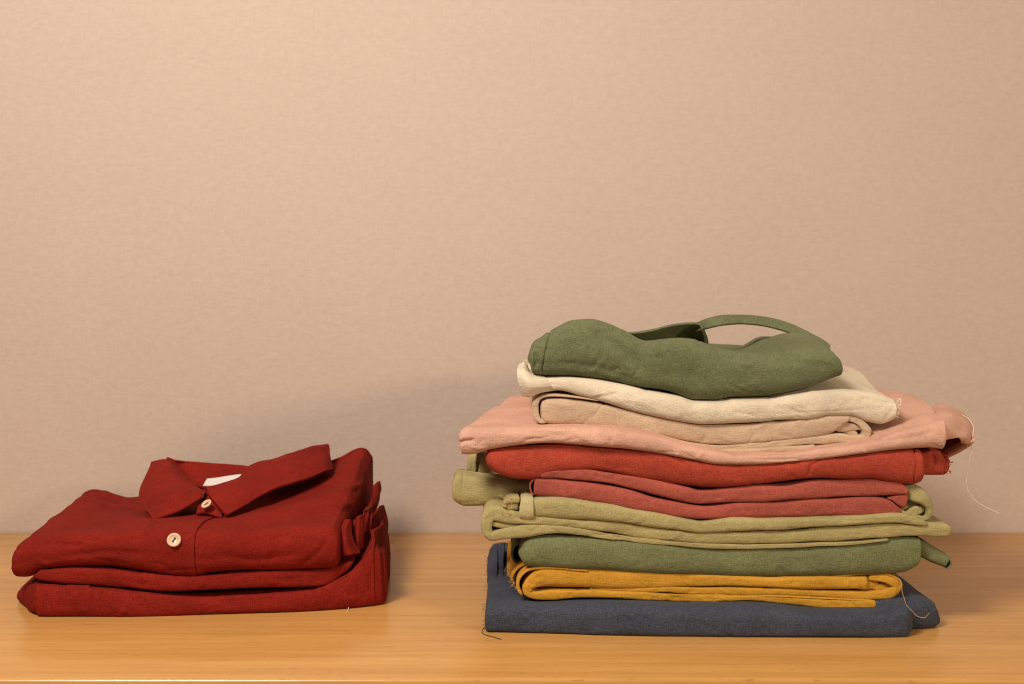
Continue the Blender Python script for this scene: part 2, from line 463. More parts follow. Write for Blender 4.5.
# ------------------------------------------------------------------ setting
WALLY = Ytable(532)
def box(name, lo, hi, mat, bevel=0):
    me = bpy.data.meshes.new(name)
    x0, y0, z0 = lo; x1, y1, z1 = hi
    v = [(x0,y0,z0),(x1,y0,z0),(x1,y1,z0),(x0,y1,z0),(x0,y0,z1),(x1,y0,z1),(x1,y1,z1),(x0,y1,z1)]
    me.from_pydata(v, [], [(0,3,2,1),(4,5,6,7),(0,1,5,4),(1,2,6,5),(2,3,7,6),(3,0,4,7)]); me.materials.append(mat)
    o = bpy.data.objects.new(name, me); COL.objects.link(o)
    if bevel:
        b = o.modifiers.new('bevel', 'BEVEL'); b.width = bevel; b.segments = 4
        for p in me.polygons: p.use_smooth = True
    return o
YF = Ytable(679)
t = box('table_surface', (-1.6, YF, -.032), (1.6, WALLY - .0005, 0), wood(), .0035); t['kind'] = 'structure'
t['label'] = 'honey coloured beech wood shelf board with soft grain along its length'
w = box('wall', (-2.2, WALLY + .0005, -.6), (2.2, WALLY + .12, 2.2), wallmat()); w['kind'] = 'structure'
w['label'] = 'beige wall covered in finely woven textile wallpaper'

def tag(o, label, cat, group=None):
    o['label'] = label; o['category'] = cat
    if group: o['group'] = group
    return o

# ------------------------------------------------------------------ the stack of cloths, bottom to top
GRP = 'folded linen cloths stacked on the shelf'

# --- slate blue
s = Sheet()
yb = lambda q: np.array([Ytable(v) for v in np.atleast_1d(pchip([(484,631),(600,634),(700,635.5),(800,636.5),(905,636),(914,634)])(q))]) - .006
roll(s, [(484,606),(500,603),(545,604),(600,604),(700,607),(750,607),(830,613),(880,613),(900,607),(914,607)], [(484,631),(600,634),(700,635.5),(800,636.5),(905,636),(914,634)],
     yb, 484, 915, depth=.27, r=.012, rise=[(484,-.004),(560,-.006),(915,-.006)], dxb=[(484,.002),(915,.004)], tback=.018, el=3, er=7, seed=11, amp=.0006, floor=0, nose=3, lowback=.0006, noseup=-.15)
roll(s, [(870,598),(900,599),(918,600),(934,602),(941,612)], [(870,626),(918,629.5),(941,627)],
     lambda q: np.array([Ytable(v) for v in np.atleast_1d(pchip([(870,628),(918,630),(941,627.5)])(q))]) - .002, 870, 942, depth=.20, r=.01,
     rise=[(870,.002),(900,.004),(941,.006)], dxb=[(870,0),(941,-.012)], tback=.012, el=10, er=7, seed=12, amp=.0009, floor=0, lowback=.0006)
navy = s.build('folded_cloth', M['navy'])
tag(navy, 'slate blue linen cloth, the lowest of the tall stack, lying flat on the wood', 'cloth', GRP)
# upright layers of its raw left edge
s = Sheet()
patch(s, [[(487,629,1.150),(489,605,1.155),(487,592,1.20)],[(490,601,1.20),(491,590,1.22),(496,584,1.23)],[(489,578,1.28),(491,566,1.30),(498,562,1.29)],[(489,562,1.36),(492,549,1.38),(499,546,1.36)]], 50, 24, seed=15, amp=.0008)
patch(s, [[(493,601,1.22),(496,588,1.225),(503,584,1.225)],[(495,580,1.28),(498,566,1.29),(504,562,1.29)],[(496,562,1.33),(499,546,1.35),(505,543,1.34)]], 40, 20, seed=16, amp=.0008)
s.build('selvedge', M['blue'], navy)
s = Sheet()
for k in range(30):
    py = rnd.uniform(556, 628); f = (628 - py) / 72
    a = W(487 + 2.5 * f + rnd.uniform(-.5, 1), py, 1.15 + .2 * f)
    b = a + np.array([-rnd.uniform(.001, .0045), rnd.uniform(-.004, .002), rnd.uniform(-.002, .003)])
    c = b + np.array([-rnd.uniform(-.001, .003), rnd.uniform(-.002, .002), rnd.uniform(-.003, .001)])
    for q in (a, b, c): q[2] = max(q[2], .0004)
    tube(s, [a, b, c], .00013, sides=5)
s.build('frayed_edge', M['thread_dark'], navy)['kind'] = 'stuff'
s = Sheet()
tube(s, [W(487,629,1.145), W(484,628,1.142), W(482,632,1.138)*[1,1,0]+[0,0,.0006], W(486,635,1.13)*[1,1,0]+[0,0,.0005], W(493,637,1.125)*[1,1,0]+[0,0,.0005], W(501,641,1.118)*[1,1,0]+[0,0,.0005]], .00035)
s.build('loose_thread', M['thread_dark'], navy)

# --- mustard
s = Sheet()
YM = 1.150
ribbon(s, [(870,584,15),(840,583.5,15),(790,582.5,11.5),(745,582,10.5),(700,581,15),(650,580.5,20),(600,579,22.5),(560,577.5,23.5),(542,578.5,22),(530,585,16),(527,592.5,10),(534,596,10),(548,596,11.5),(570,594.5,9),(590,594,7.5),(630,595.5,7.5),(660,597,8),(700,598.7,8.5),(745,598.5,6),(790,600.5,9),(830,604,11),(860,605.5,11),(877,606,10)],
       YM, depth=.24, seed=21, amp=.0005, e1=3)
ribbon(s, [(590,590,1.5),(620,590,3),(650,590,5),(700,591,7.5),(745,591.5,8.5),(790,592,8.5),(840,595,9),(872,596,9),(890,594,10),(897,587,9),(888,580,9),(868,578.5,6)],
       YM + .001, depth=.23, seed=22, amp=.0005, e0=8)
ribbon(s, [(880,584,11),(868,583,14),(850,583,13)], YM+.004, depth=.2, seed=23, amp=.0004)
ribbon(s, [(700,575.5,2.6),(760,578.5,2.6),(820,577.5,2.6),(862,574.5,2.8),(885,574.5,2.8),(899,580,2.8),(903,588,2.6)], YM + .003, depth=.22, seed=27, amp=.0003, e0=8)
ribbon(s, [(640,594.5,1.2),(680,595.5,2.2),(740,595.5,2.2),(800,597,2.4),(850,600.5,2.4),(868,601,2)], YM + .0005, depth=.22, seed=28, amp=.0003, e0=8)
ribbon(s, [(872,588.5,4),(882,587,8),(893,587,8)], YM + .0035, depth=.2, seed=29, amp=.0006)
# outer wrap of the left end, with a second sheet inside
ribbon(s, [(590,571,3),(560,568.5,3),(540,568,3.4),(527,571,3.6),(519,579,3.6),(518,588,3.4),(522,596,3)], YM - .001, depth=.24, seed=24, amp=.0004)
ribbon(s, [(545,564,3),(527,564,3),(517,569,3),(512,577,2.6),(513,584,2.2)], YM + .012, depth=.22, seed=25, amp=.0004)
patch(s, [[(509,577,1.19),(514,574,1.19),(520,566,1.20)],[(508,560,1.27),(514,558,1.27),(524,553,1.26)],[(509,545,1.33),(515,541,1.34),(530,536,1.33)]], 40, 24, seed=26, amp=.0008, thick=.003)
must = s.build('folded_cloth', M['mustard'])
tag(must, 'mustard yellow linen cloth in thin layers on top of the slate blue one', 'cloth', GRP)
s = Sheet()
for k in range(26):
    f = rnd.random(); a = W(517 - 8*f + rnd.uniform(-1, 1), 588 - 22 * f, YM + .004 + .03*f)
    b = a + np.array([-rnd.uniform(.001, .005), rnd.uniform(-.004, .001), rnd.uniform(-.004, .003)])
    tube(s, [a, (a+b)/2 + [0, 0, rnd.uniform(-.001, .001)], b], .00016, sides=5)
for k in range(16):
    a = W(876 + rnd.uniform(0, 2), rnd.uniform(602, 610), YM + .002)
    tube(s, [a, a + [rnd.uniform(.0005, .002), -.001, rnd.uniform(-.001, .001)], a + [rnd.uniform(.001, .0035), -.0015, rnd.uniform(-.002, .001)]], .00016, sides=5)
for px, py in ((650,594),(668,599),(713,602),(685,581),(654,599),(590,589)):
    a = W(px, py, YM - .001); tube(s, [a, a + [.001, -.001, .0006], a + [.0022, -.0008, -.0004]], .00016, sides=5)
s.build('frayed_edge', M['thread_must'], must)['kind'] = 'stuff'
s = Sheet()
tube(s, [W(895,575,YM+.01), W(901,583,YM-.002), W(903,595,YM-.004), W(908,607,YM-.006), W(916,615,YM-.008), W(924,618,YM-.010), W(929,613,YM-.012)], .00033, n=60)
s.build('loose_thread', M['thread_tan'], must)

# --- moss green roll with tied end
s = Sheet()
roll(s, [(520,545),(530,536),(545,533),(600,533),(700,541),(770,541),(850,538),(905,534),(925,536)],
     [(520,560),(528,566),(560,568),(600,569.5),(640,573),(700,576.5),(760,578.5),(830,577.5),(880,576),(908,573),(918,568),(925,560)],
     1.146, 519, 925, depth=.27, r=.017, el=7, er=4, seed=31, amp=.0008, tback=.02)
mg = s.build('folded_cloth', M['green'])
tag(mg, 'moss green linen roll with a tie end poking out, between mustard and olive', 'cloth', GRP)
s = Sheet()
ribbon(s, [(916,546,18),(926,551,17),(936,556.5,15),(945,561,13),(949,563,12)], 1.158, depth=.018, seed=33, amp=.0004, e0=1, e1=2, rk=.7)
ribbon(s, [(947,557,1.6),(951,561,2),(951,566,2),(947,569,1.6)], 1.158, depth=.014, seed=34, amp=.0001)
s.build('tie_end', M['green'], mg)
s = Sheet()
ribbon(s, [(526,543,2.5),(516,545,3),(512,553,3),(515,562,3),(525,566,2.5)], 1.175, depth=.2, seed=35, amp=.0006)
s.build('inner_layer', M['sage'], mg)

# --- pale olive
s = Sheet()
YO = 1.146
ribbon(s, [(953,531.5,10),(944,531,13),(925,530.5,13),(905,531,13),(880,531.5,15),(830,534.5,16),(790,537.5,14),(770,538,14),(700,538.5,12),(650,533.5,13),(610,527,12),(570,523.5,9),(540,521,9),(510,518,13),(494,514,15),(488,519,12),(486.5,529,10),(491,536,9),(505,534,9.5),(530,531,12),(560,529.5,9),(610,537,6.5),(650,542,6),(700,546.5,5),(770,547,5),(850,543.5,4),(890,540,3)],
       YO, depth=.25, seed=41, amp=.0005, e0=6)
ribbon(s, [(520,509,22),(545,508.5,22),(570,510,20),(610,514,16),(650,520,15.5),(690,526,13),(702,527.5,12),(730,525.5,12.5),(770,525,13),(830,522,10.5),(870,520,11),(900,519,11),(918,522,9),(929,524,6)],
       YO - .002, depth=.25, seed=42, amp=.0006, e0=1.5, rk=.45,
       creases=[([(534.5,496),(535,521)], 1.0, .0008)])
ribbon(s, [(490,524,5),(498,524,8),(508,525.5,6),(524,526.5,3.5)], YO + .0035, depth=.2, seed=141, amp=.0008, e0=1, e1=4)
ribbon(s, [(905,513.5,5),(916,511,9),(926,508.5,8)], YO + .008, depth=.2, seed=142, amp=.0008)
# frayed rolled end at left
for k, (p) in enumerate(([(520,500,7),(512,500,6),(506,503,5),(504,508,4)], [(519,507,9),(511,507,9),(505,509,7)], [(519,512,7),(512,512,7),(507,512,4)])):
    ribbon(s, p, YO + .001 * k, depth=.03, seed=43+k, amp=.0009, fine=2, e0=2, e1=2)
# right hand fold behind the rose cloth
ribbon(s, [(850,492,8,.01),(880,492,12,.01),(903,490,18,.006),(920,497,16),(929,506,9),(930,515,6),(925,519,5),(912,516,5),(895,513,6)], YO + .004, depth=.2, seed=47, amp=.0006)
ribbon(s, [(895,507,12),(908,505,14),(918,503,10),(925,501,6)], YO + .012, depth=.2, seed=48, amp=.0006)
ol = s.build('folded_cloth', M['olive'])
tag(ol, 'pale olive linen cloth in several layers with a frayed rolled edge, under the rose one', 'cloth', GRP)
s = Sheet()
roll(s, [(453,478),(458,473.5),(480,476.5),(500,479),(530,482),(560,486)], [(453,499),(458,503),(465,505.5),(490,504.5),(505,502),(530,501),(560,503)],
     [(453,1.19),(560,1.16)], 452, 565, depth=.030, r=.013, el=2.5, er=3, seed=51, amp=.0009, creases=[([(463,473),(461,505)], 1.0, .0008)])
roll(s, [(466,459),(472,452),(480,450)], [(466,477),(480,480)], 1.225, 466, 479, depth=.15, el=4, er=4, seed=52, amp=.0011)
roll(s, [(474,452),(560,450)], [(474,482),(560,484)], 1.36, 474, 560, depth=.06, el=4, er=3, seed=53, amp=.0011)
s.build('turned_back_end', M['olive'], ol)
s = Sheet()
ribbon(s, [(519.5,508.4,22.6),(526,508.6,23.2),(534,508.8,22.8)], YO - .0027, depth=.03, seed=49, amp=.0003, e0=1, e1=.5, rk=.45)
s.build('tape_end', M['tape'], ol)
s = Sheet()
for k in range(34):
    a = W(rnd.uniform(501, 512), rnd.uniform(496, 514), YO + rnd.uniform(-.003, .004))
    b = a + np.array([rnd.uniform(-.003, .001), rnd.uniform(-.002, .001), rnd.uniform(-.003, .002)])
    tube(s, [a, (a+b)/2 + [0, -.0006, .0005], b], .00018, sides=5)
s.build('frayed_edge', M['thread_must'], ol)['kind'] = 'stuff'

# --- rose
s = Sheet()
YR = 1.148
ribbon(s, [(540,474,8),(580,475.5,11),(610,479.5,12),(650,486.5,13),(685,495,15),(700,498,13),(730,495.5,15),(780,494,16.5),(830,489.5,19),(870,488,20.5),(890,488,18),(902,490,11),(909,493,4)],
       YR, depth=.25, seed=61, amp=.0006, e0=2, e1=2)
ribbon(s, [(534,487,18),(550,488.5,20),(580,492.5,21),(620,499,20),(660,507.5,17),(700,513,14),(740,511.5,15),(780,510.5,17),(830,508.5,19),(860,508,20),(885,508,19),(895,510.5,12),(902,513,4)],
       YR + .0006, depth=.25, seed=64, amp=.0006, e0=2, e1=2)
ribbon(s, [(887,498.5,2),(893,499,6),(900,500.5,14),(905,501,19),(909,501.5,13)], YR + .0025, depth=.22, seed=65, amp=.0006, e0=1, e1=2.5)
ribbon(s, [(548,473,5),(538,472.5,5),(531,474,5),(530,477,3)], YR + .002, depth=.05, seed=62, amp=.0003, e0=1, e1=2)
ribbon(s, [(535,478,3),(530.5,484,2.5),(531,491,2.5),(534,496,2.5)], YR + .003, depth=.2, seed=63, amp=.0002, e0=1, e1=2)
rose = s.build('folded_cloth', M['rose'])
tag(rose, 'rose coloured linen cloth folded once, under the orange red roll', 'cloth', GRP)

# --- orange red
s = Sheet()
YD = 1.145
roll(s, [(486,452),(492,449),(530,444),(570,441),(610,443),(650,447),(700,458),(720,461),(770,460),(830,455),(880,449),(915,448),(925,450)],
     [(486,463),(492,469),(500,474),(515,478),(535,479),(560,473),(590,471.5),(640,480),(690,487),(710,488.5),(760,485),(830,479),(870,479),(900,483),(915,483.5),(925,480)],
     YD, 486, 926, depth=.27, r=.017, el=3.5, er=5, seed=71, amp=.0009, tback=.02,
     creases=[([(913,446),(917,466),(912,484)], 1.1, .0013), ([(820,458),(811,466),(808,480)], 1.8, .0012), ([(530,452),(600,452),(660,458)], 4, .001)], dens=2)
roll(s, [(912,452),(930,449),(940,450),(952,456)], [(912,474),(930,475.5),(945,475),(952,470)], YD + .012, 905, 952, depth=.1, r=.01, el=4, er=4, seed=72, amp=.0012,
     creases=[([(931,452),(935,462),(931,475)], 1.6, .0016), ([(943,452),(946,462),(944,474)], 1.1, .0014)])
red = s.build('folded_cloth', M['red'])
tag(red, 'orange red linen cloth rolled into one smooth fold, directly under the pink one', 'cloth', GRP)
s = Sheet()
for k in range(30):
    a = W(949 + rnd.uniform(-3, 1.5), rnd.uniform(452, 474), YD + .012 + rnd.uniform(0, .006))
    b = a + np.array([rnd.uniform(.0003, .0016), rnd.uniform(-.003, .001), rnd.uniform(-.0015, .0012)])
    tube(s, [a, (a+b)/2 + [0, -.0006, .0005], b], .00025, sides=5)
s.build('frayed_edge', M['red'], red)['kind'] = 'stuff'

# --- pink
s = Sheet()
YP = 1.142
roll(s, [(458,431),(466,427),(500,425),(540,426),(600,428),(640,431),(690,444),(710,448),(740,453),(780,453),(810,449),(850,444),(870,440),(900,431),(930,424),(947,420)],
     [(458,446),(462,455),(470,455.5),(490,451),(530,445),(560,443),(600,445),(640,450),(690,460),(720,465),(760,465.5),(800,463),(850,457),(900,450),(930,448),(947,450)],
     YP, 457.5, 948, depth=.25, r=.013, el=4, er=4, seed=81, amp=.0010, tback=.012,
     rise=[(458,-.001),(520,.0),(600,.0),(800,0),(880,.008),(920,.006),(947,-.004)], dxb=[(458,.040),(600,.01),(860,0),(947,.028)],
     crown=[(458,.001),(880,.004),(925,.012),(947,.007)], endopen=.7, fine_sec=150, creases=[([(456,444),(464,441),(476,440)], 1.8, .0025), ([(470,428),(520,430),(590,438)], 4, .0012), ([(880,440),(920,436),(940,428)], 3, .0012), ([(740,458),(800,460)], 3, .001)], dens=1.8)
pink = s.build('folded_cloth', M['pink'])
tag(pink, 'soft pink linen cloth sticking out at both sides of the stack with a looped end', 'cloth', GRP)
s = Sheet()
patch(s, [[(926,416,1.26),(930,419,1.20),(934,426,1.160),(936,436,1.148),(936,443,1.150)],
          [(938,406,1.30),(944,410,1.24),(948,420,1.185),(945,432,1.158),(938,440,1.156)],
          [(950,409,1.31),(957,414,1.25),(959,425,1.20),(955,434,1.168),(944,438,1.162)],
          [(959,413,1.31),(966,421,1.25),(968,431,1.21),(965,436,1.175),(957,437,1.168)],
          [(964,421,1.30),(972,431,1.25),(972,439,1.21),(968,441,1.180),(962,439,1.176)]], 70, 60, seed=85, amp=.0010, thick=.0022)
patch(s, [[(972,430,1.22),(972,438,1.178),(969,440,1.176),(964,438,1.182)],
          [(971,438,1.23),(970,443,1.185),(967,444,1.182),(962,442,1.19)],
          [(962,446,1.24),(960,450,1.195),(957,450,1.192),(953,447,1.20)],
          [(950,452,1.25),(948,456,1.205),(946,456,1.202),(944,452,1.21)]], 40, 30, seed=86, amp=.0005, thick=.002)
patch(s, [[(928,428,1.25),(948,424,1.26),(970,430,1.26)],[(928,442,1.22),(948,442,1.225),(968,440,1.23)],[(930,450,1.20),(946,456,1.21),(960,451,1.22)]], 40, 30, seed=87, amp=.0010, thick=.002)
s.build('looped_end', M['pink'], pink)
s = Sheet()
tube(s, [W(962,414,1.2), W(972,424,1.19), W(972,445,1.18), W(968,470,1.175), W(967,488,1.17), W(975,500,1.17), W(987,508,1.168), W(1000,513,1.165)], .00025, n=90)
tube(s, [W(966,440,1.18), W(969,455,1.178), W(968,470,1.176)], .00020)
s.build('loose_thread', M['thread_white'], pink)

# --- beige
s = Sheet()
YB = 1.160
roll(s, [(541,401),(548,398.5),(560,398),(580,399.5),(610,403.5),(650,413),(690,422),(710,424),(740,423.5),(770,421.5),(810,417.5),(830,414),(850,415)],
     [(541,422),(548,424.5),(580,426.5),(610,430),(640,433.5),(670,438.5),(690,442),(710,444.5),(730,445),(760,443),(780,441),(820,436.5),(832,433.5),(843,427),(852,420)],
     YB, 540, 853, depth=.24, r=.009, el=3, er=5, seed=91, amp=.0008, tback=.016)
ribbon(s, [(828,418,8),(845,418,8),(860,422,9),(867,430,10),(865,438,9),(855,440,10),(840,438.5,12),(820,440.5,10),(800,441.5,9),(770,445,6.5),(730,448,5),(700,446,4),(680,442.5,3)], YB + .001, depth=.23, seed=92, amp=.0005, e0=3)
ribbon(s, [(836,427,5),(848,430,7),(858,436,5)], YB + .006, depth=.2, seed=93, amp=.0005)
ribbon(s, [(834,428,6),(846,427.5,10),(859,427,9),(866,429,5)], YB + .0035, depth=.2, seed=193, amp=.0008)
ribbon(s, [(816,446.5,4),(800,448,5),(780,449.5,5.5),(750,451.5,5),(710,451,4)], YB - .001, depth=.2, seed=94, amp=.0003, e0=2)
ribbon(s, [(546,423,3.5),(538.5,420,6),(535.5,412,7),(536,403.5,6),(542,397.5,3.4),(556,395.5,3),(580,397.5,2.6),(600,401,2.4)], YB + .002, depth=.22, seed=95, amp=.0004)
be = s.build('folded_cloth', M['beige'])
tag(be, 'beige linen cloth with curled right fold, between the cream and pink ones', 'cloth', GRP)

# --- cream
s = Sheet()
YC = 1.158
roll(s, [(520,378),(530,376.5),(545,376.5),(560,376.5),(590,379),(620,385),(650,392),(680,397),(695,401),(715,401.5),(735,399),(770,398),(790,394),(815,391),(840,390),(870,392),(897,400)],
     [(520,394),(530,396.5),(545,393),(560,391.5),(580,395.5),(610,403),(650,414),(690,423),(705,425),(730,424.5),(760,423.5),(780,421),(810,419.5),(830,415.5),(850,415.5),(870,422),(882,424),(897,418)],
     YC, 522, 898, depth=.25, r=.011, el=5, er=2.5, seed=101, amp=.0010, tback=.010,
     rise=[(520,.002),(700,.002),(840,.006),(898,.004)], dxb=[(520,.014),(700,0),(898,.026)], fine_sec=150, crown=[(520,0),(840,.001),(898,-.002)], endopen=.9, fine=.6)
cream = s.build('folded_cloth', M['cream'])
tag(cream, 'cream linen cloth with raw corners, directly under the sage green garment', 'cloth', GRP)
s = Sheet()
patch(s, [[(522,396,1.165),(519,384,1.160),(517,372,1.165),(519,364,1.18)],
          [(530,397,1.160),(528,386,1.154),(525,375,1.158),(525,362,1.18)],
          [(541,393,1.160),(538,386,1.155),(534,378,1.158),(530,370,1.18)],
          [(556,391,1.166),(552,386,1.160),(546,378,1.162),(538,372,1.185)]], 50, 40, seed=105, amp=.0007, thick=.003)
s.build('turned_up_corner', M['cream'], cream)
s = Sheet()
for k in range(40):
    a = W(897 + rnd.uniform(-1.5, 1), rnd.uniform(399, 419), YC + rnd.uniform(0, .006))
    b = a + np.array([rnd.uniform(.0002, .0022), rnd.uniform(-.002, .001), rnd.uniform(-.0015, .0015)])
    tube(s, [a, (a+b)/2 + [0, -.0004, .0004], b], .00016, sides=5)
tube(s, [W(896,404,YC+.002), W(900,399,YC), W(901,404,YC), W(897,408,YC+.002)], .0005)
for k in range(16):
    a = W(rnd.uniform(522, 528), rnd.uniform(356, 368), 1.18)
    tube(s, [W(525, 372, 1.175), a, a + [rnd.uniform(-.001,.001), 0, .001]], .00016, sides=5)
s.build('frayed_edge', M['thread_white'], cream)['kind'] = 'stuff'

# --- sage garment with strap
s = Sheet()
YG = 1.158
roll(s, [(529,352),(532,344),(538,338),(548,331),(560,324),(573,319),(590,318.5),(612,324),(630,331),(648,339),(665,337),(680,336),(695,337.5),(708,342),(720,346.5),(745,350.5),(765,351),(790,349.5),(815,348),(832,350),(840,356),(846,368)],
     [(529,364),(534,373),(545,375),(570,376),(600,381),(640,389),(670,393),(680,396),(695,400.5),(715,400.5),(735,398),(770,397.5),(795,393),(815,389),(830,383),(846,376)],
     YG, 528.5, 846, depth=.23, r=.026, el=5, er=4, seed=111, amp=.0013, tback=.018,
     rise=[(529,-.03),(600,-.03),(720,-.022),(780,-.014),(810,-.004),(846,-.006)], crown=[(529,.0),(755,-.006),(775,-.003),(800,.007),(825,.007),(846,.003)],
     dxb=[(529,.03),(650,0),(800,0),(846,.010)], nose=2.5, dens=2.6, fine_sec=150, pk=(.4,1.0), creases=[([(549,326),(546,350),(541,377)], 1.0, .0016), ([(590,330),(625,350),(650,378)], 6, .0022), ([(705,352),(693,375),(700,394)], 6, .0010), ([(560,362),(600,368),(640,384)], 3.5, .0010), ([(770,360),(800,362),(835,368)], 5, .0018), ([(533,350),(537,362),(533,370)], 2, .002)])
gt = s.build('folded_garment', M['sage'])
tag(gt, 'sage green linen garment with a thin strap loop, topmost on the tall stack', 'garment')
s = Sheet()
patch(s, [[(622,332,1.345),(622,340,1.36),(622,352,1.37)],[(650,329.5,1.345),(650,339,1.36),(650,352,1.37)],[(672,324.5,1.345),(673,336,1.36),(674,352,1.37)],[(690,322.5,1.345),(689,334,1.37),(690,352,1.39)],[(700,323,1.34),(702,336,1.38),(705,352,1.41)],[(704,328,1.33),(708,340,1.35),(710,352,1.37)]], 50, 26, seed=115, amp=.0006, thick=.002)
s.build('shoulder_piece', M['sage'], gt)
s = Sheet()
# flat strap: a band arching over the far side of the garment
cl = [(688,331,1.372),(700,327,1.352),(709,324.3,1.335),(722,321.5,1.33),(742,320.5,1.34),(765,322.5,1.34),(788,328.5,1.335),(806,336,1.325),(820,343,1.31),(830,349,1.30)]
wd = [3.5,4.0,4.2,4.3,4.0,4.4,4.8,4.8,4.2,2.5]
patch(s, [[(a - .25*w_, b - w_, c + .006), (a, b, c), (a + .25*w_, b + w_, c - .004)] for (a, b, c), w_ in zip(cl, wd)], 90, 12, seed=117, amp=.0003, thick=.0022)
s.build('strap', M['sage'], gt)
s = Sheet()
patch(s, [[(700,346,1.42),(700,352,1.40)],[(718,347,1.42),(718,353,1.40)],[(740,348,1.42),(740,354,1.40)],[(760,350,1.42),(760,356,1.40)]], 20, 6, seed=118, amp=.0002, thick=.003)
s.build('back_hem', M['sage'], gt)

# ------------------------------------------------------------------ the two red garments
# lower one
s = Sheet()
lowb = [(16,602),(20,608),(38,616.5),(60,616.5),(120,616.5),(180,616),(240,613.5),(280,612.5),(340,609),(380,605.5),(388,603)]
lowt = [(16,592),(22,586),(35,585.5),(60,587),(100,590),(140,593.5),(175,596),(240,594),(280,592.5),(310,590),(340,576),(360,560),(374,545),(388,552)]
LY = pchip([(16,604),(38,617),(120,617),(240,614),(340,609.5),(388,605)])
def lowy(off):
    return lambda q: np.array([Ytable(v) for v in np.atleast_1d(LY(q))]) - .004 + off
lo_kw = dict(floor=0, lowback=.0006, fine=.6)
roll(s, lowt, lowb, lowy(0), 33, 377, depth=.22, r=.010, el=3, er=3, seed=121, amp=.0009, rise=[(16,0),(300,0),(360,-.006),(388,-.012)], dxb=[(16,-.01),(300,-.01),(388,-.022)], dens=2,
     creases=[([(120,592),(140,600),(150,612)], 4, .0012), ([(330,592),(345,580),(362,560)], 4, .0014), ([(180,596),(240,602),(300,598)], 5, .0012), ([(44,584),(46,600),(43,614)], 1.5, .001)], **lo_kw)
roll(s, [(22,586),(28,583.5),(60,585)], [(22,607),(30,612.5),(60,614)], lowy(.004), 23, 90, depth=.2, r=.008, el=4, er=3, seed=122, amp=.0009, dxb=-.012, **lo_kw)
roll(s, [(14,592),(22,585),(60,587)], [(14,600),(22,608),(60,612)], lowy(.010), 15.5, 90, depth=.2, r=.008, el=5, er=3, seed=123, amp=.0009, dxb=-.014, **lo_kw)
roll(s, [(300,592),(340,578),(360,562),(374,547),(384,553)], lowb, lowy(.0035), 330, 383, depth=.2, r=.008, el=3, er=3, seed=124, amp=.0009, dxb=-.022, rise=-.008, **lo_kw)
roll(s, [(300,594),(340,580),(360,565),(376,552),(388,558)], lowb, lowy(.007), 330, 388, depth=.2, r=.008, el=3, er=3, seed=127, amp=.0009, dxb=-.022, rise=-.008, **lo_kw)
low = s.build('folded_garment', M['brick'])
tag(low, 'dark red linen garment folded flat on the wood, under the button shirt', 'garment')
s = Sheet()
# side folds seen at its right end
patch(s, [[(380,606,1.245),(381,570,1.25),(374,530,1.26)],[(387,600,1.29),(388,565,1.30),(382,525,1.30)],[(389,590,1.36),(390,555,1.37),(386,516,1.37)],[(388,580,1.42),(389,545,1.42),(384,512,1.42)]], 50, 40, seed=125, amp=.0016, thick=.003)
patch(s, [[(366,560,1.25),(370,545,1.26),(368,530,1.27)],[(376,560,1.30),(379,535,1.31),(376,512,1.32)],[(384,556,1.37),(388,528,1.38),(384,506,1.38)],[(384,550,1.42),(387,522,1.42),(382,505,1.42)]], 50, 40, seed=126, amp=.0018, thick=.003)
s.build('side_fold', M['brick'], low)

# shirt
s = Sheet()
# layer turned under the front
roll(s, [(32,573),(40,568),(60,566),(100,567),(130,570),(170,574),(200,574.5),(240,571),(290,569),(325,567),(345,562),(352,560)], [(30,577),(40,581),(60,583.5),(90,585.5),(130,589),(170,592.5),(200,591.5),(250,589.5),(300,588),(325,586.5),(335,581),(346,572),(352,566)],
     [(30,1.189),(200,1.189),(352,1.214)], 30, 353, depth=.22, r=.008, el=8, er=4, seed=131, amp=.0008, tback=.012)
topb = [(9,573),(14,576),(22,576.5),(28,575),(38,571),(60,568.5),(100,568.5),(130,572.5),(165,577.5),(195,578),(205,574.5),(240,571.5),(290,570),(330,567.5),(337,564)]
BG, BX = roll(s, [(9,550),(15,541),(30,534),(60,529),(100,527),(150,527),(195,528),(250,526),(300,524),(330,524),(337,530)], topb,
     [(12,1.196),(60,1.188),(200,1.186),(337,1.205)], 9.5, 338, depth=.25, r=.030, el=4.5, er=3, seed=133, amp=.0014, tback=.030,
     rise=[(9,.003),(20,.002),(34,-.003),(48,-.010),(60,-.014),(150,-.014),(200,.0),(260,.012),(300,.024),(325,.034),(338,.031)], crown=[(9,-.002),(40,-.002),(60,-.003),(150,.001),(260,.002),(338,-.004)],
     dxb=[(9,-.014),(60,-.008),(120,-.004),(338,.006)], nose=2.3, dens=1.8, fine=.45, fine_sec=250, endopen=.85, pk=(.4, 1.0), creases=[
      ([(30,524),(90,517),(150,521),(190,517)], 3.5, -.0016), ([(40,531),(100,525),(150,529)], 3.5, .0018), ([(90,492),(120,500),(170,521)], 4, .0020), ([(100,490),(135,503)], 3, -.0016),
      ([(215,525),(260,513),(310,510),(360,503)], 3, -.0020), ([(225,532),(280,521),(340,514)], 4, .0020), ([(250,505),(300,496),(350,478)], 4, .0018), ([(300,500),(340,492),(368,482)], 3, -.0014),
      ([(60,558),(110,552),(150,556)], 3, .0016), ([(210,556),(260,560),(310,552)], 4, .0016), ([(24,548),(50,542),(90,546)], 3, .0014), ([(240,540),(290,536),(330,545)], 5, .0014),
      ([(65,505),(95,500),(120,508)], 3, .0016), ([(300,566),(318,553),(328,540)], 3, .0016)])
shirt = s.build('folded_shirt', M['brick'])
tag(shirt, 'brick red linen shirt with collar and pale buttons, folded on top of another red garment', 'shirt')
